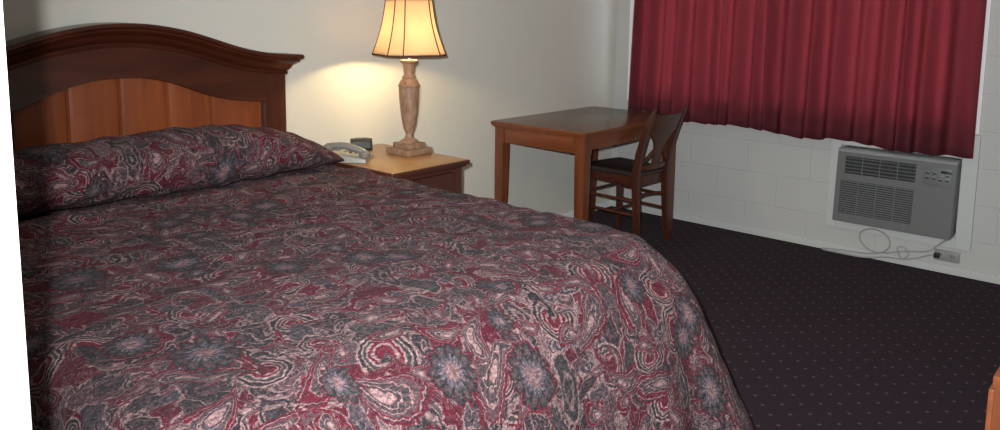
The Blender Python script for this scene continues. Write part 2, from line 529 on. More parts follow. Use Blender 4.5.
class MB:
    def __init__(s):
        s.bm = bmesh.new()

    def box(s, x0, x1, y0, y1, z0, z1, bevel=0.0, seg=2):
        r = bmesh.ops.create_cube(s.bm, size=1)
        vs = r['verts']
        for v in vs:
            v.co = Vector(((x0+x1)/2+v.co.x*(x1-x0), (y0+y1)/2+v.co.y*(y1-y0), (z0+z1)/2+v.co.z*(z1-z0)))
        if bevel:
            es = list({e for v in vs for e in v.link_edges})
            bmesh.ops.bevel(s.bm, geom=es, offset=bevel, segments=seg, profile=0.6, affect='EDGES')
        return s

    def hexa(s, pts, bevel=0.0, seg=2):
        """8 points: bottom four then top four, same winding"""
        v = [s.bm.verts.new(p) for p in pts]
        fs = [s.bm.faces.new([v[k] for k in q]) for q in ((3, 2, 1, 0), (4, 5, 6, 7), (0, 1, 5, 4), (1, 2, 6, 5), (2, 3, 7, 6), (3, 0, 4, 7))]
        if bevel:
            es = list({e for f in fs for e in f.edges})
            bmesh.ops.bevel(s.bm, geom=es, offset=bevel, segments=seg, profile=0.6, affect='EDGES')
        return s

    def lathe(s, prof, seg=32, c=(0, 0, 0), cap=True):
        rings = []
        for r, z in prof:
            rings.append([s.bm.verts.new((c[0]+r*math.cos(2*PI*k/seg), c[1]+r*math.sin(2*PI*k/seg), c[2]+z)) for k in range(seg)])
        for a, b in zip(rings, rings[1:]):
            for k in range(seg):
                s.bm.faces.new((a[k], a[(k+1) % seg], b[(k+1) % seg], b[k]))
        if cap:
            s.bm.faces.new(list(reversed(rings[0])))
            s.bm.faces.new(rings[-1])
        return s

    def tube(s, pts, r, seg=8, closed=False, radii=None):
        pts = [Vector(p) for p in pts]
        n = len(pts)
        rings = []
        up = Vector((0, 0, 1))
        prev = None
        for i, p in enumerate(pts):
            if closed:
                d = pts[(i+1) % n]-pts[i-1]
            else:
                d = pts[min(i+1, n-1)]-pts[max(i-1, 0)]
            d.normalize()
            a = prev if prev is not None else (up if abs(d.dot(up)) < 0.9 else Vector((1, 0, 0)))
            a = (a-d*a.dot(d)).normalized()
            prev = a
            b = d.cross(a)
            rr = radii[i] if radii else r
            rings.append([s.bm.verts.new(p+rr*(math.cos(2*PI*k/seg)*a+math.sin(2*PI*k/seg)*b)) for k in range(seg)])
        rg = range(n) if closed else range(n-1)
        for i in rg:
            a, b = rings[i], rings[(i+1) % n]
            for k in range(seg):
                s.bm.faces.new((a[k], a[(k+1) % seg], b[(k+1) % seg], b[k]))
        if not closed:
            s.bm.faces.new(list(reversed(rings[0])))
            s.bm.faces.new(rings[-1])
        return s

    def prism(s, poly, axis, a, b, bevel=0.0):
        """polygon (u,v) extruded along axis from a to b. axis x: (u,v)=(y,z); y: (x,z); z: (x,y)"""
        def P(u, v, w):
            return (w, u, v) if axis == 'x' else (u, w, v) if axis == 'y' else (u, v, w)
        A = [s.bm.verts.new(P(u, v, a)) for u, v in poly]
        B = [s.bm.verts.new(P(u, v, b)) for u, v in poly]
        n = len(poly)
        fs = [s.bm.faces.new(A), s.bm.faces.new(list(reversed(B)))]
        for k in range(n):
            fs.append(s.bm.faces.new((A[k], B[k], B[(k+1) % n], A[(k+1) % n])))
        if bevel:
            es = list({e for e in fs[0].edges} | {e for e in fs[1].edges})
            bmesh.ops.bevel(s.bm, geom=es, offset=bevel, segments=2, profile=0.6, affect='EDGES')
        return s

    def grid(s, rows, closed=False):
        V = [[s.bm.verts.new(p) for p in r] for r in rows]
        for a, b in zip(V, V[1:]):
            n = len(a)
            for k in range(n if closed else n-1):
                s.bm.faces.new((a[k], a[(k+1) % n], b[(k+1) % n], b[k]))
        return V

    def build(s, name, mat, parent=None, smooth=None, off=None):
        bmesh.ops.remove_doubles(s.bm, verts=s.bm.verts, dist=1e-6)
        bmesh.ops.recalc_face_normals(s.bm, faces=s.bm.faces)
        if off is not None:
            bmesh.ops.translate(s.bm, verts=s.bm.verts, vec=off)
        me = bpy.data.meshes.new(name)
        s.bm.to_mesh(me)
        s.bm.free()
        me.materials.append(mat)
        if smooth is None:
            smooth = 35
        if smooth:
            me.shade_smooth()
            me.set_sharp_from_angle(angle=math.radians(smooth))
        o = bpy.data.objects.new(name, me)
        COL.objects.link(o)
        if parent is not None:
            o.parent = parent
        return o


def struct(o):
    o['kind'] = 'structure'
    return o


# ------------------------------------------------------------------ room shell
XL, YF, ZC = -4.57, -3.50, 2.44
WY0, WY1, WZ0, WZ1 = -2.265, -0.150, 0.82, 2.12       # window opening
AY0, AY1, AZ0, AZ1 = -2.232, -1.605, 0.215, 0.645      # AC sleeve opening
struct(MB().box(-6.4, 0.3, -4.3, 0.15, -0.10, 0.0).build('floor', M['carpet'], smooth=0))
struct(MB().box(XL-0.12, 0.12, YF-0.12, 0.12, ZC, ZC+0.1).build('ceiling', M['ceiling'], smooth=0))
struct(MB().box(XL-0.12, 0.0, 0.0, 0.12, 0, ZC).build('wall_back', M['plaster'], smooth=0))
ys = [YF-0.12, WY0, AY0, AY1, WY1, 0.12]
zs = [0, AZ0, AZ1, WZ0, WZ1, ZC]
w = MB()
for i in range(5):
    for j in range(5):
        inwin = WY0 <= (ys[i]+ys[i+1])/2 <= WY1 and WZ0 <= (zs[j]+zs[j+1])/2 <= WZ1
        inac = AY0 <= (ys[i]+ys[i+1])/2 <= AY1 and AZ0 <= (zs[j]+zs[j+1])/2 <= AZ1
        if not inwin and not inac:
            w.box(0, 0.16, ys[i], ys[i+1], zs[j], zs[j+1])
struct(w.build('wall_right', M['block'], smooth=0))
struct(MB().box(XL-0.12, 0.0, YF-0.12, YF, 0, ZC).build('wall_front', M['plaster'], smooth=0))
DY0, DY1 = -3.30, -2.285                               # doorway in the left wall
w = MB()
w.box(XL-0.12, XL, DY1, 0, 0, ZC)
w.box(XL-0.12, XL, YF, DY0, 0, ZC)
w.box(XL-0.12, XL, DY0, DY1, 2.08, ZC)
struct(w.build('wall_left', M['white_paint'], smooth=0))
# unseen shell round the camera, added to keep sky out of the doorway
struct(MB().box(-6.4, -6.28, -4.2, -1.4, 0, ZC).build('wall_sky_block', M['plaster'], smooth=0))
struct(MB().box(-6.28, XL-0.12, -1.52, -1.4, 0, ZC).build('wall_sky_block', M['plaster'], smooth=0))
struct(MB().box(-6.28, XL-0.12, -4.2, -4.08, 0, ZC).build('wall_sky_block', M['plaster'], smooth=0))
struct(MB().box(XL-0.12, XL, -4.2, YF-0.12, 0, ZC).build('wall_sky_block', M['plaster'], smooth=0))
struct(MB().box(-6.4, XL-0.12, -4.2, -1.4, ZC, ZC+0.1).build('ceiling_sky_block', M['ceiling'], smooth=0))
struct(MB().box(-0.014, 0, YF, 0, 0, 0.045, 0.004).build('baseboard_right', M['trim_paint'], smooth=0))
struct(MB().box(XL, -0.014, -0.014, 0, 0, 0.045, 0.004).build('baseboard_back', M['white_paint'], smooth=0))

# window: frame, sash bars and panes
wf = MB()
for a in ((WY0-0.035, WY0+0.03, WZ0-0.035, WZ1+0.035), (WY1-0.03, WY1+0.035, WZ0-0.035, WZ1+0.035)):
    wf.box(-0.015, 0.10, a[0], a[1], a[2], a[3], 0.004)
wf.box(-0.0148, 0.10, WY0+0.03, WY1-0.03, WZ0-0.035, WZ0+0.03, 0.004)
wf.box(-0.0148, 0.10, WY0+0.03, WY1-0.03, WZ1-0.03, WZ1+0.035, 0.004)
wf.box(0.05, 0.09, -1.265, -1.225, WZ0+0.03, WZ1-0.03, 0.003)
win = struct(wf.build('window_1', M['white_paint'], smooth=0))
MB().box(0.066, 0.072, WY0+0.03, -1.265, WZ0+0.03, WZ1-0.03).build('window_pane', M['glass'], win, smooth=0)
MB().box(0.066, 0.072, -1.225, WY1-0.03, WZ0+0.03, WZ1-0.03).build('window_pane', M['glass'], win, smooth=0)

# painted board frame round the air conditioner
tf = MB()
tf.box(-0.022, 0, AY1+0.002, -1.545, 0.15, 0.78, 0.003)
tf.box(-0.022, 0, -2.31, AY0-0.002, 0.15, 0.78, 0.003)
tf.box(-0.0218, 0, AY0-0.002, AY1+0.002, 0.15, AZ0-0.004, 0.003)
tf.box(-0.0218, 0, AY0-0.002, AY1+0.002, AZ1+0.004, 0.78, 0.003)
struct(tf.build('trim_1', M['trim_paint'], smooth=0))

# ------------------------------------------------------------------ curtain
def curtain():
    n, m = 420, 26
    y0, y1, zt = -0.185, -2.29, 2.20
    rows = []
    # fold centres at irregular spacing
    r = random.Random(3)
    folds = [0.0]
    while folds[-1] < 1.0:
        folds.append(folds[-1]+r.uniform(0.026, 0.085))
    amp = [r.uniform(0.35, 1.35) for _ in folds]
    bm = bmesh.new()
    uvl = bm.loops.layers.uv.new('UVMap')
    P = []
    for j in range(m+1):
        t_ = j/m
        row = []
        for i in range(n+1):
            u = i/n
            k = max(a for a in range(len(folds)) if folds[a] <= u+1e-9)
            k = min(k, len(folds)-2)
            ph = (u-folds[k])/(folds[k+1]-folds[k])
            wv = (0.5-0.5*math.cos(2*PI*ph))**1.25*amp[k]
            d = 0.052+0.020*t_
            lean = 0.010*math.sin(u*9+1)*t_
            x = -0.075-wv*d-0.014*math.sin(u*31+2*t_)*t_ - 0.006*math.sin(u*83+3*t_)
            y = y0+(y1-y0)*u + 0.005*math.sin(2*PI*ph)*amp[k]*(0.5+0.5*t_)*0.0+lean-0.030*(1-u)*(1-t_)
            zb = 0.722-0.068*u**0.6+0.010*math.sin(u*20)+0.020*wv
            z = zt+(zb-zt)*t_
            row.append(bm.verts.new((x, y, z)))
        P.append(row)
    for j in range(m):
        for i in range(n):
            f = bm.faces.new((P[j][i], P[j+1][i], P[j+1][i+1], P[j][i+1]))
            for lp, (a, b) in zip(f.loops, ((i, j), (i, j+1), (i+1, j+1), (i+1, j))):
                lp[uvl].uv = (a/n*3.4, b/m*1.5)
    me = bpy.data.meshes.new('curtain')
    bm.to_mesh(me)
    bm.free()
    me.shade_smooth()
    me.materials.append(M['curtain'])
    o = bpy.data.objects.new('curtain', me)
    COL.objects.link(o)
    so = o.modifiers.new('thickness', 'SOLIDIFY')
    so.thickness = 0.0015
    tag(o, 'burgundy cloth curtain hanging in soft folds over the window above the air conditioner', 'curtain')
curtain()
rod = MB().tube([(-0.09, -2.42, 2.22), (-0.09, -0.10, 2.22)], 0.012, 12)
rod.box(-0.09, 0.0, -2.40, -2.385, 2.205, 2.235, 0.002).box(-0.09, 0.0, -0.135, -0.12, 2.205, 2.235, 0.002)
tag(rod.build('curtain_rod', M['metal']), 'metal rod on brackets carrying the burgundy curtain', 'curtain rod')

# ------------------------------------------------------------------ bed
BC = -3.52                       # centre line of the bed
HW = 0.72                        # half width of the headboard over the posts
BED = empty('bed', (BC, -1.05, 0), 0, 'wooden bed with an arched, planked cherry headboard under a paisley spread', 'bed')
OUT = [(0, 1.345), (0.05, 1.344), (0.10, 1.340), (0.18, 1.328), (0.25, 1.313), (0.30, 1.298), (0.37, 1.276), (0.43, 1.256), (0.48, 1.241), (0.53, 1.229), (0.60, 1.216), (0.68, 1.208), (0.74, 1.204), (0.90, 1.198)]
INN = [(0, 1.147), (0.08, 1.144), (0.17, 1.127), (0.22, 1.110), (0.28, 1.086), (0.33, 1.066), (0.38, 1.048), (0.45, 1.031), (0.53, 1.018), (0.62, 1.010), (0.9, 1.008)]


def interp(tab, x):
    x = abs(x)
    for (a, za), (b, zb) in zip(tab, tab[1:]):
        if x <= b:
            f = (x-a)/(b-a)
            return za+(zb-za)*f
    return tab[-1][1]


def smooth_interp(tab, x):
    return sum(interp(tab, abs(x+d)) for d in (-0.03, -0.015, 0, 0.015, 0.03))/5


def boff():
    return (0, 1.05, 0)          # world y to bed-local y


YB, YH = -0.025, -0.105          # back and front of the headboard
# cap moulding: levels of (outward offset, drop from the top)
lev = [(0.000, -0.092), (0.006, -0.090), (0.008, -0.080), (0.004, -0.074), (0.010, -0.070), (0.018, -0.060), (0.024, -0.046), (0.038, -0.036), (0.046, -0.030), (0.048, -0.022), (0.056, -0.020), (0.060, -0.014), (0.060, -0.006), (0.056, -0.001), (0.050, 0.0)]
mb = MB()
rows = []
N = 60
for o_, dz in lev:
    hw = HW+o_
    row = [(hw, YB, interp(OUT, hw)+dz), ]
    for k in range(N+1):
        x = hw-2*hw*k/N
        row.append((x, YH-o_, smooth_interp(OUT, x)+dz))
    row.append((-hw, YB, interp(OUT, hw)+dz))
    rows.append(row)
# top face back edge
hw = HW+lev[-1][0]
rows.append([(hw, YB, interp(OUT, hw))]+[(hw-2*hw*k/N, YB, smooth_interp(OUT, hw-2*hw*k/N)) for k in range(N+1)]+[(-hw, YB, interp(OUT, hw))])
rows.append([(hw, YB, interp(OUT, hw)-0.09)]+[(hw-2*hw*k/N, YB, smooth_interp(OUT, hw-2*hw*k/N)-0.09) for k in range(N+1)]+[(-hw, YB, interp(OUT, hw)-0.09)])
mb.grid(rows)
mb.build('headboard_cap', M['frame_x'], BED, 30, boff())
PW = 0.10                        # post width
mb = MB()
xi = HW-PW
N = 56
fr = []
for yy in (YB+0.005, YH):
    fr.append([[(-xi+2*xi*k/N, yy, smooth_interp(INN, -xi+2*xi*k/N)) for k in range(N+1)],
               [(-xi+2*xi*k/N, yy, smooth_interp(OUT, -xi+2*xi*k/N)-0.088) for k in range(N+1)]])
lip = [[(p[0], YH+0.012, p[2]-0.012) for p in fr[1][0]]]
mb.grid([fr[0][1], fr[0][0], [(p[0], YH+0.018, p[2]-0.001) for p in lip[0]], lip[0], [(p[0], YH-0.004, p[2]+0.004) for p in lip[0]], [(p[0], YH, p[2]+0.010) for p in fr[1][0]], fr[1][1], fr[0][1]])
mb.build('headboard_arch', M['frame_x'], BED, 30, boff())
for sx in (1, -1):
    a, b = sorted((sx*(HW-PW), sx*HW))
    mb = MB().box(a, b, YH, YB, 0.0, interp(OUT, HW)-0.085, 0.004)
    c0, c1 = sorted((sx*(HW-PW)+sx*0.001, sx*(HW-PW-0.012)))
    mb.box(c0, c1, YH+0.010, YH+0.03, 0.3, 1.006, 0.003)
    mb.build('headboard_post', M['frame_z'], BED, 30, boff())
# planked panel with V grooves
mb = MB()
edges = [-0.62, -0.375, -0.188, 0.0, 0.188, 0.375, 0.62]
prof = []
for a, b in zip(edges, edges[1:]):
    prof += [(a, YH+0.036), (a+0.007, YH+0.026), (a+0.02, YH+0.0235), ((a+b)/2, YH+0.022), (b-0.02, YH+0.0235), (b-0.007, YH+0.026)]
prof += [(0.62, YH+0.036), (0.62, YB+0.002), (-0.62, YB+0.002)]
mb.grid([[(x, y, 0.35) for x, y in prof], [(x, y, 0.998+0.0) for x, y in prof]], True)
# upper part follows the arch
top = []
cut = [p for p in prof[:-3]]
fine = []
for (xa, ya), (xb, yb) in zip(cut, cut[1:]+[prof[-3]]):
    for k in range(3):
        fine.append((xa+(xb-xa)*k/3, ya+(yb-ya)*k/3))
fine.append((0.62, YH+0.036))
mb.grid([[(x, y, 0.998) for x, y in fine], [(x, y, smooth_interp(INN, x)+0.005) for x, y in fine], [(x, YB-0.01, smooth_interp(INN, x)+0.005) for x, y in fine], [(x, YB-0.01, 0.998) for x, y in fine]])
mb.build('headboard_panel', M['panel'], BED, 20, boff())
MB().box(-0.735, 0.735, -1.98, -0.12, 0.16, 0.40, 0.03, 3).build('box_spring', M['white_paint'], BED, 35, boff())
MB().box(-0.735, 0.735, -1.98, -0.12, 0.405, 0.64, 0.06, 4).build('mattress', M['white_paint'], BED, 35, boff())
for sx in (-0.62, 0.62):
    for yy in (-1.85, -0.22):
        MB().box(sx-0.03, sx+0.03, yy-0.03, yy+0.03, 0, 0.165, 0.004).build('leg', M['black'], BED, 35, boff())


def bedspread():
    """one sheet: a superellipse-sided slab that flows from the top over the sides and foot, with drape folds"""
    r = random.Random(11)
    HWm = 0.795
    yh, yf = -0.115, -2.03
    zt = 0.737
    bm = bmesh.new()
    uvl = bm.loops.layers.uv.new('UVMap')
    NU, NV = 230, 260
    drop = 0.70
    # parameter rectangle: a across (-W..W), b along (0..Lb)
    A = HWm+drop
    B = (yh-yf)+drop
    G = []
    rc = 0.13                     # corner radius of the bed outline at the foot

    def pos(a, b):
        # a: signed flat distance across; b: flat distance from the head
        L = yh-yf
        # nearest point on the mattress outline (rounded at foot corners)
        cx = max(-(HWm-rc), min(HWm-rc, a))
        cb = min(L-rc, b)
        dx, db = a-cx, b-cb
        dist = math.hypot(dx, db)
        if dist < 1e-9:
            ux, ub = 0, 0
        else:
            ux, ub = dx/dist, db/dist
        over = dist-rc            # >0: hanging
        ang = math.atan2(dx, db) if dist > 1e-9 else 0
        corner = abs(math.sin(2*ang)) if b > L-rc else 0
        foot = max(0.0, ub)
        # rounded fall: arc from flat to vertical
        r0 = 0.07+0.12*foot
        s = over + r0*0.6
        if s <= 0:
            hx = dist
            dz = 0
        else:
            arc = r0*PI/2
            if s < arc:
                th = s/r0
                hx = dist-s + r0*math.sin(th)
                dz = -r0*(1-math.cos(th))
            else:
                hx = dist-s + r0
                dz = -r0-(s-arc)
        low = min(1.0, max(0.0, -dz-0.06)/0.6)
        # drape folds below the edge
        side = a if ub > 0.7 else b
        per = (a*1.0 if abs(ub) > abs(ux) else 3.0+b) if corner == 0 else 0
        arcpos = (cx + ang*0.35) + (b if abs(ux) > 0.9 else 0)*math.copysign(1, a)
        fold = math.sin(arcpos*15.0+1.3)*0.6+math.sin(arcpos*27+0.4)*0.4
        flare = 0.012*low+0.18*low*foot + 0.13*low*corner
        hx += flare+0.028*fold*low
        x = cx+ux*hx
        bb = cb+ub*hx
        z = zt+dz
        z += 0.012*math.cos(min(1, abs(a)/HWm)*PI/2)*(1 if dz == 0 else max(0, 1+dz*8))
        # puckers on top
        z += 0.0045*min(1, max(0, (HWm-abs(a))/0.25))*math.sin(b*24+2.2*math.sin(a*3.1)+a)*math.sin(a*4.3+b*5)*(0.4+0.6*math.sin(b*3.3)**2)
        z += (0.0045*math.sin(a*21+3*math.sin(b*9))*math.sin(b*34+2*math.sin(a*7)) + 0.004*math.sin(b*13+a*3)*math.sin(a*6+1))
        z += 0.014*math.exp(-((b-0.47)/0.07)**2)
        if b < 0.41 and abs(a) < HWm:
            z -= 0.020*min(1, (0.41-b)/0.05)*min(1, (HWm-abs(a))/0.08)
        # slight sag toward the foot edge
        z -= 0.012*max(0, b-1.5)/0.4 if b > 1.5 else 0
        y = yh-bb
        z = max(z, 0.012+0.004*abs(fold))
        return (x, y, z)
    for j in range(NV+1):
        b = B*j/NV
        row = []
        for i in range(NU+1):
            a = -A+2*A*i/NU
            L = yh-yf
            # take the square corners off the cloth so they do not pile up
            ca = max(0.0, abs(a)-HWm)
            cb = max(0.0, b-L)
            if ca > 0 and cb > 0:
                m_ = math.hypot(ca, cb)
                k = max(ca, cb)/m_
                aa = math.copysign(HWm+ca*k, a)
                b2 = L+cb*k
            else:
                aa, b2 = a, b
            row.append((bm.verts.new(pos(aa, b2)), (aa, b2)))
        G.append(row)
    for j in range(NV):
        for i in range(NU):
            q = (G[j][i], G[j][i+1], G[j+1][i+1], G[j+1][i])
            f = bm.faces.new([k[0] for k in q])
            for lp, k in zip(f.loops, q):
                lp[uvl].uv = (k[1][0]+2.0, k[1][1]+2.0)
    me = bpy.data.meshes.new('bedspread')
    bmesh.ops.recalc_face_normals(bm, faces=bm.faces)
    bm.to_mesh(me)
    bm.free()
    me.shade_smooth()
    me.materials.append(M['paisley'])
    o = bpy.data.objects.new('bedspread', me)
    COL.objects.link(o)
    o.location = (BC, 0, 0)
    so = o.modifiers.new('thickness', 'SOLIDIFY')
    so.thickness = 0.012
    so.offset = -1
    tag(o, 'crimson and grey paisley quilted bedspread draped over the bed to the floor', 'bedspread')


bedspread()


def pillow():
    bm = bmesh.new()
    uvl = bm.loops.layers.uv.new('UVMap')
    NX, NA = 190, 64
    x0, x1 = -0.80, 0.82
    rings = []
    for i in range(NX+1):
        u = i/NX
        x = x0+(x1-x0)*u
        e = 1-abs(2*u-1)**4.0
        e = max(0.0, e)**0.62
        if x > 0.30:
            e = min(e, max(0.0, 1-((x-0.30)/0.52)**2))
        rr = []
        hy = 0.035+0.165*e
        hz = 0.008+0.096*e
        hz *= 1+0.05*math.sin(x*5+1.0)+0.03*math.sin(x*11)
        for k in range(NA):
            th = 2*PI*k/NA
            c, s_ = math.cos(th), math.sin(th)
            yy = math.copysign(abs(c)**0.85, c)*hy
            zz = math.copysign(abs(s_)**0.9, s_)*hz
            pk = 0.006*math.sin(x*38+th*3)*math.sin(th*5+x*9)*e
            rr.append((bm.verts.new((x, -0.335+yy-0.02*(1-e), 0.750+0.092*e+zz+pk)), th))
        rings.append((x, rr, hy))
    for i in range(NX):
        for k in range(NA):
            k2 = (k+1) % NA
            q = ((i, k, k), (i+1, k, k), (i+1, k2, k+1), (i, k2, k+1))
            f = bm.faces.new([rings[a][1][b][0] for a, b, _ in q])
            for lp, (a, b, kk) in zip(f.loops, q):
                lp[uvl].uv = (rings[a][0]+7.0, 1.0+kk/NA*0.66)
    bm.faces.new([v for v, _ in rings[0][1]])
    bm.faces.new([v for v, _ in reversed(rings[-1][1])])
    bmesh.ops.recalc_face_normals(bm, faces=bm.faces)
    me = bpy.data.meshes.new('pillow')
    bm.to_mesh(me)
    bm.free()
    me.shade_smooth()
    me.materials.append(M['paisley'])
    o = bpy.data.objects.new('pillow', me)
    COL.objects.link(o)
    o.location = (BC, 0, 0)
    tag(o, 'long plump pillow in matching paisley cover lying against the wooden headboard', 'pillow')


pillow()

# ------------------------------------------------------------------ nightstand
NX0, NX1, NY0, NY1, NH = -2.655, -2.180, -0.655, -0.03, 0.72
ns = empty('nightstand', ((NX0+NX1)/2, (NY0+NY1)/2, 0), 0, 'dark wooden nightstand with a honey-lit top, holding the lit lamp', 'nightstand')
no = (-(NX0+NX1)/2, -(NY0+NY1)/2, 0)
top_ = MB().box(NX0+0.006, NX1-0.006, NY0+0.006, NY1-0.002, NH-0.006, NH, 0.002).build('top', M['stand_top_lit'], ns, off=no)
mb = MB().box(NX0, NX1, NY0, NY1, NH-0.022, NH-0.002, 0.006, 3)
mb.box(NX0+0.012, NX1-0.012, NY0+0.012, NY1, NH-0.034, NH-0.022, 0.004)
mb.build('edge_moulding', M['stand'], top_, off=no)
mb = MB()
mb.box(NX0+0.03, NX1-0.03, NY0+0.05, NY1-0.005, 0.06, NH-0.034)
mb.box(NX0+0.025, NX0+0.065, NY0+0.03, NY0+0.07, 0.0, NH-0.034, 0.003)
mb.box(NX1-0.065, NX1-0.025, NY0+0.03, NY0+0.07, 0.0, NH-0.034, 0.003)
mb.box(NX0+0.025, NX0+0.065, NY1-0.05, NY1-0.004, 0.0, 0.07, 0.003)
mb.box(NX1-0.065, NX1-0.025, NY1-0.05, NY1-0.004, 0.0, 0.07, 0.003)
mb.build('body', M['stand'], ns, off=no)
for z0, z1 in ((0.50, 0.665), (0.31, 0.49)):
    d = MB().box(NX0+0.075, NX1-0.075, NY0+0.028, NY0+0.052, z0, z1, 0.004).build('drawer', M['stand'], ns, off=no)
    MB().lathe([(0.006, 0), (0.006, 0.012), (0.014, 0.018), (0.015, 0.024), (0.009, 0.029)], 16).build('knob', M['metal'], d).matrix_local = Matrix.Translation((0, NY0+0.028+no[1], (z0+z1)/2)) @ Matrix.Rotation(PI/2, 4, 'X')

# ------------------------------------------------------------------ table lamp
LX, LY, LZ = -2.266, -0.33, NH
lamp = empty('table_lamp', (LX, LY, LZ), 0, 'lit table lamp with panelled parchment shade and turned urn base on the nightstand', 'lamp')
MB().box(-0.079, 0.079, -0.079, 0.079, 0.0, 0.028, 0.003).box(-0.056, 0.056, -0.056, 0.056, 0.028, 0.052, 0.003).build('base', M['lamp_wood'], lamp)
MB().lathe([(0.044, 0.052), (0.045, 0.058), (0.038, 0.064), (0.028, 0.068), (0.020, 0.080), (0.016, 0.092), (0.019, 0.100), (0.026, 0.115), (0.032, 0.140), (0.038, 0.175), (0.043, 0.215),
            (0.047, 0.260), (0.049, 0.300), (0.049, 0.318), (0.052, 0.320), (0.053, 0.327), (0.050, 0.331), (0.046, 0.340), (0.040, 0.350), (0.033, 0.356), (0.031, 0.360), (0.034, 0.365), (0.031, 0.370),
            (0.026, 0.374), (0.024, 0.380), (0.027, 0.405), (0.030, 0.428), (0.040, 0.436), (0.043, 0.442), (0.041, 0.448), (0.018, 0.450)], 48).build('urn_stem', M['lamp_wood'], lamp, 40)
MB().lathe([(0.016, 0.449), (0.016, 0.470), (0.019, 0.472), (0.019, 0.500), (0.014, 0.505)], 20).build('socket', M['metal'], lamp)
MB().lathe([(0.012, 0.503), (0.016, 0.515), (0.028, 0.540), (0.031, 0.560), (0.026, 0.580), (0.012, 0.592), (0.002, 0.594)], 20).build('bulb', M['bulb'], lamp)


def shade():
    full, flat = 0.147, 0.093
    zt, zb = 0.734, 0.473
    rot = math.radians(251.6)
    NR = 14

    def ring(t_, grow=0.0):
        s = 1-0.375*t_-0.060*math.sin(t_*PI)
        A_, B_ = full*s+grow, flat*s+grow*0.4
        z = zb+(zt-zb)*t_
        pts = []
        for k in range(4):
            for q in (-1, 1):
                x, y = A_, q*B_
                a = k*PI/2+rot
                pts.append((x*math.cos(a)-y*math.sin(a), x*math.sin(a)+y*math.cos(a), z))
        return pts
    sh = MB()
    sh.grid([ring(k/NR) for k in range(NR+1)], True)
    o = sh.build('shade', M['shade'], lamp, 20)
    so = o.modifiers.new('thickness', 'SOLIDIFY')
    so.thickness = 0.001
    tr_ = MB()
    for k in range(8):
        tr_.tube([ring(j/NR, 0.0012)[k] for j in range(NR+1)], 0.0028, 6)
    for t_ in (0.0, 1.0):
        pts = ring(t_, 0.001)
        tr_.tube([tuple(c for c in p) for p in pts], 0.0045, 6, closed=True)
    tr_.build('shade_trim', M['rubber'], o)
    h = MB()
    for s in (1, -1):
        pts = [(s*0.017, 0, 0.455)]
        for k in range(13):
            a = PI*k/12/2
            pts.append((s*(0.048*math.cos(a)), 0, 0.575+0.13*math.sin(a)))
        h.tube(pts, 0.0018, 6)
    tp = ring(1.0)
    for k in (0, 2, 4, 6):
        mid = [(tp[k][i]+tp[k+1][i])/2 for i in range(3)]
        h.tube([(0, 0, 0.706), (mid[0], mid[1], mid[2]-0.003)], 0.0016, 6)
    h.build('harp', M['metal'], lamp)


shade()
bl = light('bulb_light', 'POINT', (0, 0, 0.535), 74, (1.0, 0.73, 0.36), 0.032)
bl.parent = lamp

# ------------------------------------------------------------------ phone and clock
ph = empty('telephone', (-2.583, -0.270, NH), math.radians(38), 'grey desk telephone with its handset on the cradle, beside the pillow', 'telephone')
mb = MB()
mb.hexa([(-0.085, -0.10, 0.0), (0.085, -0.10, 0.0), (0.085, 0.10, 0.0), (-0.085, 0.10, 0.0), (-0.080, -0.095, 0.020), (0.080, -0.095, 0.020), (0.080, 0.095, 0.046), (-0.080, 0.095, 0.046)], 0.006)
mb.build('body', M['phone'], ph)
hs = MB()
hs.tube([(-0.052, -0.085+0.17*k/12, 0.044+0.024*k/12+0.016*math.sin(PI*k/12)) for k in range(13)], 0.016, 12)
hs.build('handset', M['phone_dark'], ph)
e1 = MB()
hsobj = [c for c in COL.objects if c.name.startswith('handset')][0]
e1.lathe([(0.018, -0.006), (0.025, 0.0), (0.026, 0.016), (0.018, 0.026)], 20, (-0.052, -0.085, 0.026)).build('mouthpiece', M['phone_dark'], hsobj)
MB().lathe([(0.018, -0.006), (0.025, 0.0), (0.026, 0.016), (0.018, 0.026)], 20, (-0.052, 0.080, 0.050)).build('earpiece', M['phone_dark'], hsobj)
for r_ in range(4):
    for c_ in range(3):
        yy = -0.062+r_*0.024
        zz = 0.020+(yy+0.095)/0.19*0.026
        MB().box(0.000+c_*0.024, 0.015+c_*0.024, yy, yy+0.014, zz-0.002, zz+0.006, 0.002).build('key', M['phone_dark'] if r_ % 2 else M['black'], ph)
MB().box(-0.002, 0.068, 0.045, 0.075, 0.038, 0.047, 0.002).build('display', M['phone_dark'], ph)

ck = empty('alarm_clock', (-2.37, -0.095, NH), math.radians(-35), 'small black alarm clock behind the telephone on the nightstand', 'clock')
mb = MB()
mb.prism([(-0.035, 0), (0.035, 0), (0.038, 0.010), (0.038, 0.046), (0.030, 0.052), (-0.020, 0.056), (-0.040, 0.042), (-0.042, 0.010)], 'x', -0.052, 0.052, 0.005)
mb.build('case', M['black'], ck)
MB().hexa([(-0.040, -0.0435, 0.014), (0.040, -0.0435, 0.014), (0.040, -0.040, 0.014), (-0.040, -0.040, 0.014), (-0.040, -0.0425, 0.038), (0.040, -0.0425, 0.038), (0.040, -0.039, 0.038), (-0.040, -0.039, 0.038)]).build('display', M['black'], ck)
MB().box(-0.030, 0.030, -0.004, 0.008, 0.050, 0.058, 0.003).build('snooze_button', M['black'], ck)

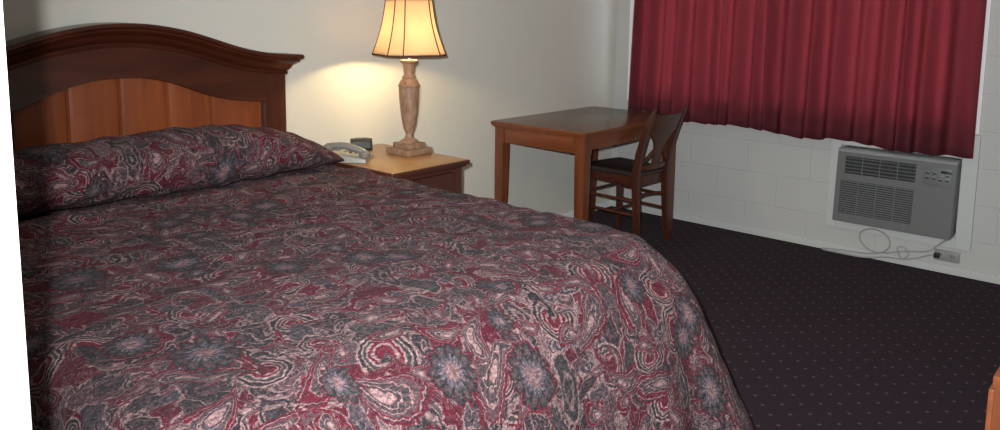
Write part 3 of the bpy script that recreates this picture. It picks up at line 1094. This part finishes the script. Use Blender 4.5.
# ------------------------------------------------------------------ desk
DX0, DX1, DYF, DH = -1.325, -0.255, -0.70, 0.753
dk = empty('desk', ((DX0+DX1)/2, DYF/2, 0), 0, 'reddish wooden writing desk with square legs standing against the cream wall', 'desk')
do = (-(DX0+DX1)/2, -DYF/2, 0)
mb = MB()
mb.box(DX0+0.008, DX1-0.008, DYF+0.008, -0.006, DH-0.006, DH, 0.002)
top_ = mb.build('desktop', M['desk_top'], dk, off=do)
mb = MB()
mb.box(DX0, DX1, DYF, -0.004, DH-0.018, DH-0.003, 0.004, 3)
mb.box(DX0+0.008, DX1-0.008, DYF+0.008, -0.004, DH-0.026, DH-0.018, 0.003)
mb.box(DX0+0.020, DX1-0.020, DYF+0.020, -0.004, DH-0.036, DH-0.026, 0.002)
mb.build('edge_moulding', M['desk_x'], top_, off=do)
ap0, ap1 = DH-0.128, DH-0.036
MB().box(DX0+0.038, DX0+0.060, DYF+0.05, -0.03, ap0, ap1, 0.003).build('side_apron', M['desk_y'], dk, off=do)
MB().box(DX1-0.060, DX1-0.038, DYF+0.05, -0.03, ap0, ap1, 0.003).build('side_apron', M['desk_y'], dk, off=do)
MB().box(DX0+0.05, DX1-0.05, DYF+0.038, DYF+0.060, ap0+0.02, ap1, 0.003).build('front_apron', M['desk_x'], dk, off=do)
MB().box(DX0+0.05, DX1-0.05, -0.046, -0.024, ap0, ap1, 0.003).build('back_apron', M['desk_x'], dk, off=do)
for cx, sx in ((DX0+0.034, 1), (DX1-0.034, -1)):
    for cy, sy in ((DYF+0.034, 1), (-0.012, -1)):
        w0, w1, w2 = 0.072, 0.064, 0.046
        lg = MB()
        secs = []
        for z, wd in ((0, w2), (0.30, w1*0.93), (0.56, w1), (ap0-0.001, w1), (ap0, w0), (ap1, w0)):
            secs.append([(cx, cy, z), (cx+sx*wd, cy, z), (cx+sx*wd, cy+sy*wd, z), (cx, cy+sy*wd, z)])
        V = lg.grid(secs, True)
        lg.bm.faces.new(V[0])
        lg.bm.faces.new(V[-1])
        lg.build('leg', M['desk_z'], dk, 20, do)

# ------------------------------------------------------------------ chair
chair = empty('chair', (-0.640, -0.525, 0), math.radians(-4), 'dark cherry wooden chair with open splat back tucked under the desk', 'chair')
chair.scale = (0.88, 1, 1)
# local frame: +y is the front, -y the back
seat_w0, seat_w1 = 0.36, 0.41
mb = MB()
rows = []
for z, g in ((0.432, -0.006), (0.437, 0.002), (0.452, 0.004), (0.462, -0.004), (0.466, -0.02)):
    ring = []
    for (x, y) in ((-seat_w0/2, -0.19), (seat_w0/2, -0.19)):
        ring.append((x+(g if x > 0 else -g), y-g, z))
    for k in range(13):
        a = k/12
        x = seat_w1/2-(seat_w1)*a
        y = 0.20+0.022*math.sin(a*PI)
        ring.append((x*(1+2*g), y+g, z))
    rows.append(ring)
V = mb.grid(rows, True)
mb.bm.faces.new(V[0])
mb.bm.faces.new(V[-1])
mb.build('seat', M['seat'], chair)
mb = MB()
mb.box(-0.15, 0.15, 0.165, 0.187, 0.375, 0.432, 0.003).box(-0.14, 0.14, -0.187, -0.165, 0.375, 0.432, 0.003)
for s in (-1, 1):
    mb.hexa([(s*0.178, 0.17, 0.375), (s*0.158, 0.17, 0.375), (s*0.140, -0.17, 0.375), (s*0.160, -0.17, 0.375), (s*0.178, 0.17, 0.432), (s*0.158, 0.17, 0.432), (s*0.140, -0.17, 0.432), (s*0.160, -0.17, 0.432)], 0.002)
mb.build('seat_frame', M['chair_x'], chair)
for s in (-1, 1):
    g = MB()
    V = g.grid([[(s*0.182+a*w_, 0.165+b*w_, z) for a, b in ((-1, -1), (1, -1), (1, 1), (-1, 1))] for z, w_ in ((0, 0.013), (0.25, 0.017), (0.432, 0.019))], True)
    g.bm.faces.new(V[0])
    g.bm.faces.new(V[-1])
    g.build('front_leg', M['chair_z'], chair, 20)
    # rear leg sweeps up into the back post
    g = MB()
    path = [(0.000, -0.215, 0.016, 0.017), (0.20, -0.196, 0.016, 0.019), (0.40, -0.185, 0.017, 0.022), (0.47, -0.187, 0.017, 0.022), (0.58, -0.207, 0.016, 0.020), (0.70, -0.245, 0.015, 0.017), (0.80, -0.285, 0.013, 0.014), (0.835, -0.302, 0.009, 0.009), (0.858, -0.316, 0.005, 0.005)]
    V = g.grid([[(s*(0.172+0.012*(z > 0.5)*(z-0.5)/0.35)+a*wx, y+b*wy, z) for a, b in ((-1, -1), (1, -1), (1, 1), (-1, 1))] for z, y, wx, wy in path], True)
    g.bm.faces.new(V[0])
    g.bm.faces.new(V[-1])
    g.build('back_post', M['chair_z'], chair, 40)


def yb(z):
    pts = [(0.0, -0.215), (0.40, -0.185), (0.47, -0.187), (0.58, -0.207), (0.70, -0.245), (0.80, -0.285), (0.86, -0.312)]
    for (a, ya), (b, y_b) in zip(pts, pts[1:]):
        if z <= b:
            return ya+(y_b-ya)*(z-a)/(b-a)
    return pts[-1][1]


def back_plate(outline, name, th=0.014, curve=0.018):
    """outline: rows of (z, x0, x1); follows the rake of the posts"""
    g = MB()
    rows_f, rows_b = [], []
    NXx = 10
    for z, xa, xb in outline:
        rf, rb_ = [], []
        for k in range(NXx+1):
            x = xa+(xb-xa)*k/NXx
            cv = curve*(1-(x/0.17)**2)
            rf.append((x, yb(z)-cv+th/2, z))
            rb_.append((x, yb(z)-cv-th/2, z))
        rows_f.append(rf+list(reversed(rb_)))
    V = g.grid(rows_f, True)
    g.bm.faces.new(V[0])
    g.bm.faces.new(V[-1])
    return g.build(name, M['chair_x'], chair, 40)


back_plate([(0.700, -0.166, 0.166), (0.74, -0.168, 0.168), (0.78, -0.171, 0.171), (0.812, -0.171, 0.171)], 'top_rail', 0.020)
back_plate([(0.498, -0.040, 0.040), (0.55, -0.038, 0.038), (0.59, -0.045, 0.045), (0.63, -0.065, 0.065), (0.67, -0.100, 0.100), (0.702, -0.140, 0.140)], 'splat', 0.012)
back_plate([(0.470, -0.160, 0.160), (0.500, -0.160, 0.160)], 'lower_rail', 0.016)
for s in (-1, 1):
    g = MB()
    g.tube([(s*0.160, yb(0.50)-0.004, 0.505), (s*0.10, yb(0.545)-0.012, 0.545), (s*0.028, yb(0.60)-0.018, 0.605)], 0.009, 8)
    g.build('back_brace', M['chair_z'], chair)
mb = MB()
for s in (-1, 1):
    mb.tube([(s*0.182, 0.160, 0.20), (s*0.172, -0.195, 0.20)], 0.010, 8)
    mb.tube([(s*0.182, 0.160, 0.285), (s*0.172, -0.187, 0.285)], 0.009, 8)
mb.tube([(-0.172, -0.192, 0.30)] + [(-0.172+0.344*k/10, -0.192-0.0+0.05*math.sin(PI*k/10), 0.30) for k in range(1, 10)] + [(0.172, -0.192, 0.30)], 0.010, 8)
mb.tube([(-0.178, 0.0, 0.20), (0.178, 0.0, 0.20)], 0.009, 8)
mb.tube([(-0.182, 0.165, 0.30), (0.182, 0.165, 0.30)], 0.009, 8)
mb.build('stretcher', M['chair_x'], chair)

# ------------------------------------------------------------------ air conditioner
AYc = (AY0+AY1)/2
ac = empty('air_conditioner', (0, AYc, AZ0), 0, 'grey through-the-wall air conditioner below the burgundy curtain', 'air conditioner')
# local: -x towards the room, y along the wall (image left = +y), z from bottom
aw = (AY1-AY0)/2-0.006
ah = AZ1-AZ0-0.006
MB().box(-0.03, 0.30, -aw+0.006, aw-0.006, 0.004, ah-0.004, 0.003).build('sleeve', M['ac_body'], ac)


def xf(z):
    """depth of the raked front"""
    return -0.085-0.030*(1-z/ah)**0.8


# front built from bars round the two grille openings
GT = (0.283, 0.382, aw-0.045, -0.112)      # z0,z1,y(left),y(right) top grille
GL = (0.050, 0.242, aw-0.028, -0.112)
fb = MB()


def fbar(ya, yb_, za, zb_, bev=0.0):
    fb.hexa([(xf(za), ya, za), (-0.03, ya, za), (-0.03, yb_, za), (xf(za), yb_, za), (xf(zb_), ya, zb_), (-0.03, ya, zb_), (-0.03, yb_, zb_), (xf(zb_), yb_, zb_)], bev)


fbar(-aw, aw, 0.0, GL[0])
fbar(-aw, aw, GL[1], GT[0])
fbar(-aw, aw, GT[1], ah-0.018)
fbar(GL[2], aw, GL[0], GL[1]); fbar(-aw, GL[3], GL[0], GL[1])
fbar(GT[2], aw, GT[0], GT[1]); fbar(-aw, GT[3], GT[0], GT[1])
fb.build('front_panel', M['ac_body'], ac, 20)
fb = MB()
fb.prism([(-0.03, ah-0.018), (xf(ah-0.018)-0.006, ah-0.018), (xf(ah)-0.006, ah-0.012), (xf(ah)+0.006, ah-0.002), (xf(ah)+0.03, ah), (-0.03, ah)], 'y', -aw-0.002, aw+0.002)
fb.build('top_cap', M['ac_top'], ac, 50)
for (z0, z1, ya, yb_), nm, ns_, nv in ((GT, 'air_outlet', 5, 4), (GL, 'intake_grille', 15, 4)):
    rec = MB().box(xf(z0)+0.030, xf(z0)+0.034, yb_, ya, z0, z1).build(nm, M['ac_dark'], ac)
    sl = MB()
    for k in range(ns_):
        zc = z0+(z1-z0)*(k+0.5)/ns_
        x = xf(zc)
        th = 0.0035 if nm == 'air_outlet' else 0.0062
        sl.hexa([(x+0.003, yb_, zc-th/2), (x+0.020, yb_, zc-th/2+0.004), (x+0.020, ya, zc-th/2+0.004), (x+0.003, ya, zc-th/2),
                 (x+0.003, yb_, zc+th/2), (x+0.020, yb_, zc+th/2+0.004), (x+0.020, ya, zc+th/2+0.004), (x+0.003, ya, zc+th/2)])
    for k in range(1, nv):
        yc = yb_+(ya-yb_)*k/nv
        sl.hexa([(xf(z0)+0.004, yc-0.002, z0), (xf(z0)+0.02, yc-0.002, z0), (xf(z0)+0.02, yc+0.002, z0), (xf(z0)+0.004, yc+0.002, z0),
                 (xf(z1)+0.004, yc-0.002, z1), (xf(z1)+0.02, yc-0.002, z1), (xf(z1)+0.02, yc+0.002, z1), (xf(z1)+0.004, yc+0.002, z1)])
    sl.build('louvre', M['ac_slat'], rec, 0)
# control panel
cp = MB()
cz0, cz1 = 0.275, 0.378
cp.hexa([(xf(cz0)-0.002, -aw+0.02, cz0), (xf(cz0)+0.004, -aw+0.02, cz0), (xf(cz0)+0.004, -0.150, cz0), (xf(cz0)-0.002, -0.150, cz0),
         (xf(cz1)-0.002, -aw+0.02, cz1), (xf(cz1)+0.004, -aw+0.02, cz1), (xf(cz1)+0.004, -0.150, cz1), (xf(cz1)-0.002, -0.150, cz1)], 0.001)
cpo = cp.build('control_panel', M['ac_body'], ac)


def pad(name, y, z, w_, h_, mat, d=0.003):
    g = MB()
    g.hexa([(xf(z)-0.002-d, y-w_/2, z-h_/2), (xf(z), y-w_/2, z-h_/2), (xf(z), y+w_/2, z-h_/2), (xf(z)-0.002-d, y+w_/2, z-h_/2),
            (xf(z+h_/2)-0.002-d, y-w_/2, z+h_/2), (xf(z), y-w_/2, z+h_/2), (xf(z), y+w_/2, z+h_/2), (xf(z+h_/2)-0.002-d, y+w_/2, z+h_/2)], 0.0006)
    return g.build(name, mat, cpo)


pad('display', -0.262, 0.358, 0.052, 0.014, M['black'])
for (y, z, m_) in ((-0.172, 0.345, 'black'), (-0.205, 0.345, 'black'), (-0.240, 0.338, 'outlet'), (-0.270, 0.338, 'black'), (-0.172, 0.318, 'black'), (-0.205, 0.318, 'black'), (-0.237, 0.312, 'black'), (-0.268, 0.312, 'black')):
    pad('button', y, z, 0.019, 0.006, M[m_])
    pad('button_label', y, z+0.010, 0.018, 0.003, M['ac_top'], 0.001)
g = MB()
z = 0.238
for k, w_ in enumerate((0.004, 0.003, 0.005, 0.003, 0.004)):
    y = -0.205-k*0.008
    g.box(xf(z)-0.0015, xf(z)+0.002, y-w_/2, y+w_/2, z-0.003, z+0.004)
g.build('badge', M['ac_slat'], ac, 0)

# power cord, coil and outlet on the wall
ot = MB()
ot.box(-0.008, 0, -2.262, -2.135, 0.066, 0.128, 0.003)
outlet = tag(ot.build('wall_outlet', M['outlet']), 'small double power outlet low on the block wall near the cord', 'outlet')
for yc in (-2.168, -2.230):
    g = MB().lathe([(0.021, 0), (0.021, 0.003), (0.018, 0.004)], 20).build('socket', M['outlet'], outlet)
    g.matrix_local = Matrix.Translation((-0.007, yc, 0.097)) @ Matrix.Rotation(-PI/2, 4, 'Y')
    for dy in (-0.006, 0.006):
        MB().box(-0.0122, -0.010, yc+dy-0.0015, yc+dy+0.0015, 0.095, 0.107).build('slot', M['black'], outlet)


def spline(pts, n=10):
    out = []
    P = [Vector(p) for p in pts]
    P = [P[0]*2-P[1]]+P+[P[-1]*2-P[-2]]
    for i in range(1, len(P)-2):
        for k in range(n):
            t_ = k/n
            a, b, c, d = P[i-1:i+3]
            out.append(0.5*((2*b)+(c-a)*t_+(2*a-5*b+4*c-d)*t_*t_+(3*b-a-3*c+d)*t_**3))
    out.append(P[-2])
    return out


plug_y, plug_z = -2.150, 0.098
cord_pts = [(-0.06, -2.213, 0.208), (-0.05, -2.190, 0.190), (-0.035, -2.150, 0.150), (-0.045, -2.110, 0.115), (-0.04, -2.00, 0.090), (-0.035, -1.90, 0.060), (-0.035, -1.83, 0.050), (-0.035, -1.775, 0.075),
            (-0.035, -1.745, 0.120), (-0.04, -1.765, 0.165), (-0.045, -1.830, 0.185), (-0.045, -1.895, 0.160), (-0.045, -1.915, 0.110), (-0.045, -1.885, 0.065), (-0.04, -1.80, 0.035), (-0.045, -1.66, 0.026),
            (-0.05, -1.56, 0.018), (-0.055, -1.545, 0.012), (-0.06, -1.60, 0.010), (-0.055, -1.78, 0.012), (-0.045, -1.90, 0.035), (-0.045, -1.985, 0.045), (-0.04, -2.015, 0.075), (-0.038, -1.99, 0.110), (-0.042, -1.955, 0.100),
            (-0.045, -1.985, 0.045), (-0.04, -2.06, 0.065), (-0.045, -2.12, 0.095), (-0.04, plug_y+0.01, plug_z)]
cd = MB().tube(spline(cord_pts, 8), 0.0042, 8).build('power_cord', M['cord'])
tag(cd, 'grey power cord looped below the air conditioner and plugged into the outlet', 'cord')
MB().box(-0.045, -0.012, plug_y-0.018, plug_y+0.010, plug_z-0.013, plug_z+0.013, 0.005, 3).build('plug', M['black'], cd)

# ------------------------------------------------------------------ dresser at the right edge
dr = empty('dresser', (-2.54, -3.195, 0), 0, 'orange-brown wooden dresser showing one edge at the right of the photo', 'dresser')
dx0, dx1, dy0, dy1 = -0.62, 0.62, -0.26, 0.255
MB().box(dx0, dx1, dy0, dy1, 0.72, 0.745, 0.004).build('top', M['desk_x'], dr)
MB().box(dx0+0.003, dx1-0.003, dy0, dy1-0.003, 0.05, 0.72, 0.003).build('body', M['desk_z'], dr)
MB().box(dx0+0.03, dx1-0.03, dy0+0.02, dy1-0.05, 0.0, 0.05).build('plinth', M['stand'], dr)
for c_ in range(2):
    for r_ in range(3):
        a = dx0+0.03+c_*0.595
        d = MB().box(a, a+0.585, dy1-0.0025, dy1+0.010, 0.07+r_*0.215, 0.275+r_*0.215, 0.004).build('drawer', M['desk_x'], dr)
        MB().tube([(a+0.24, dy1+0.009, 0.17+r_*0.215), (a+0.24, dy1+0.030, 0.17+r_*0.215), (a+0.345, dy1+0.030, 0.17+r_*0.215), (a+0.345, dy1+0.009, 0.17+r_*0.215)], 0.004, 8).build('handle', M['metal'], d)
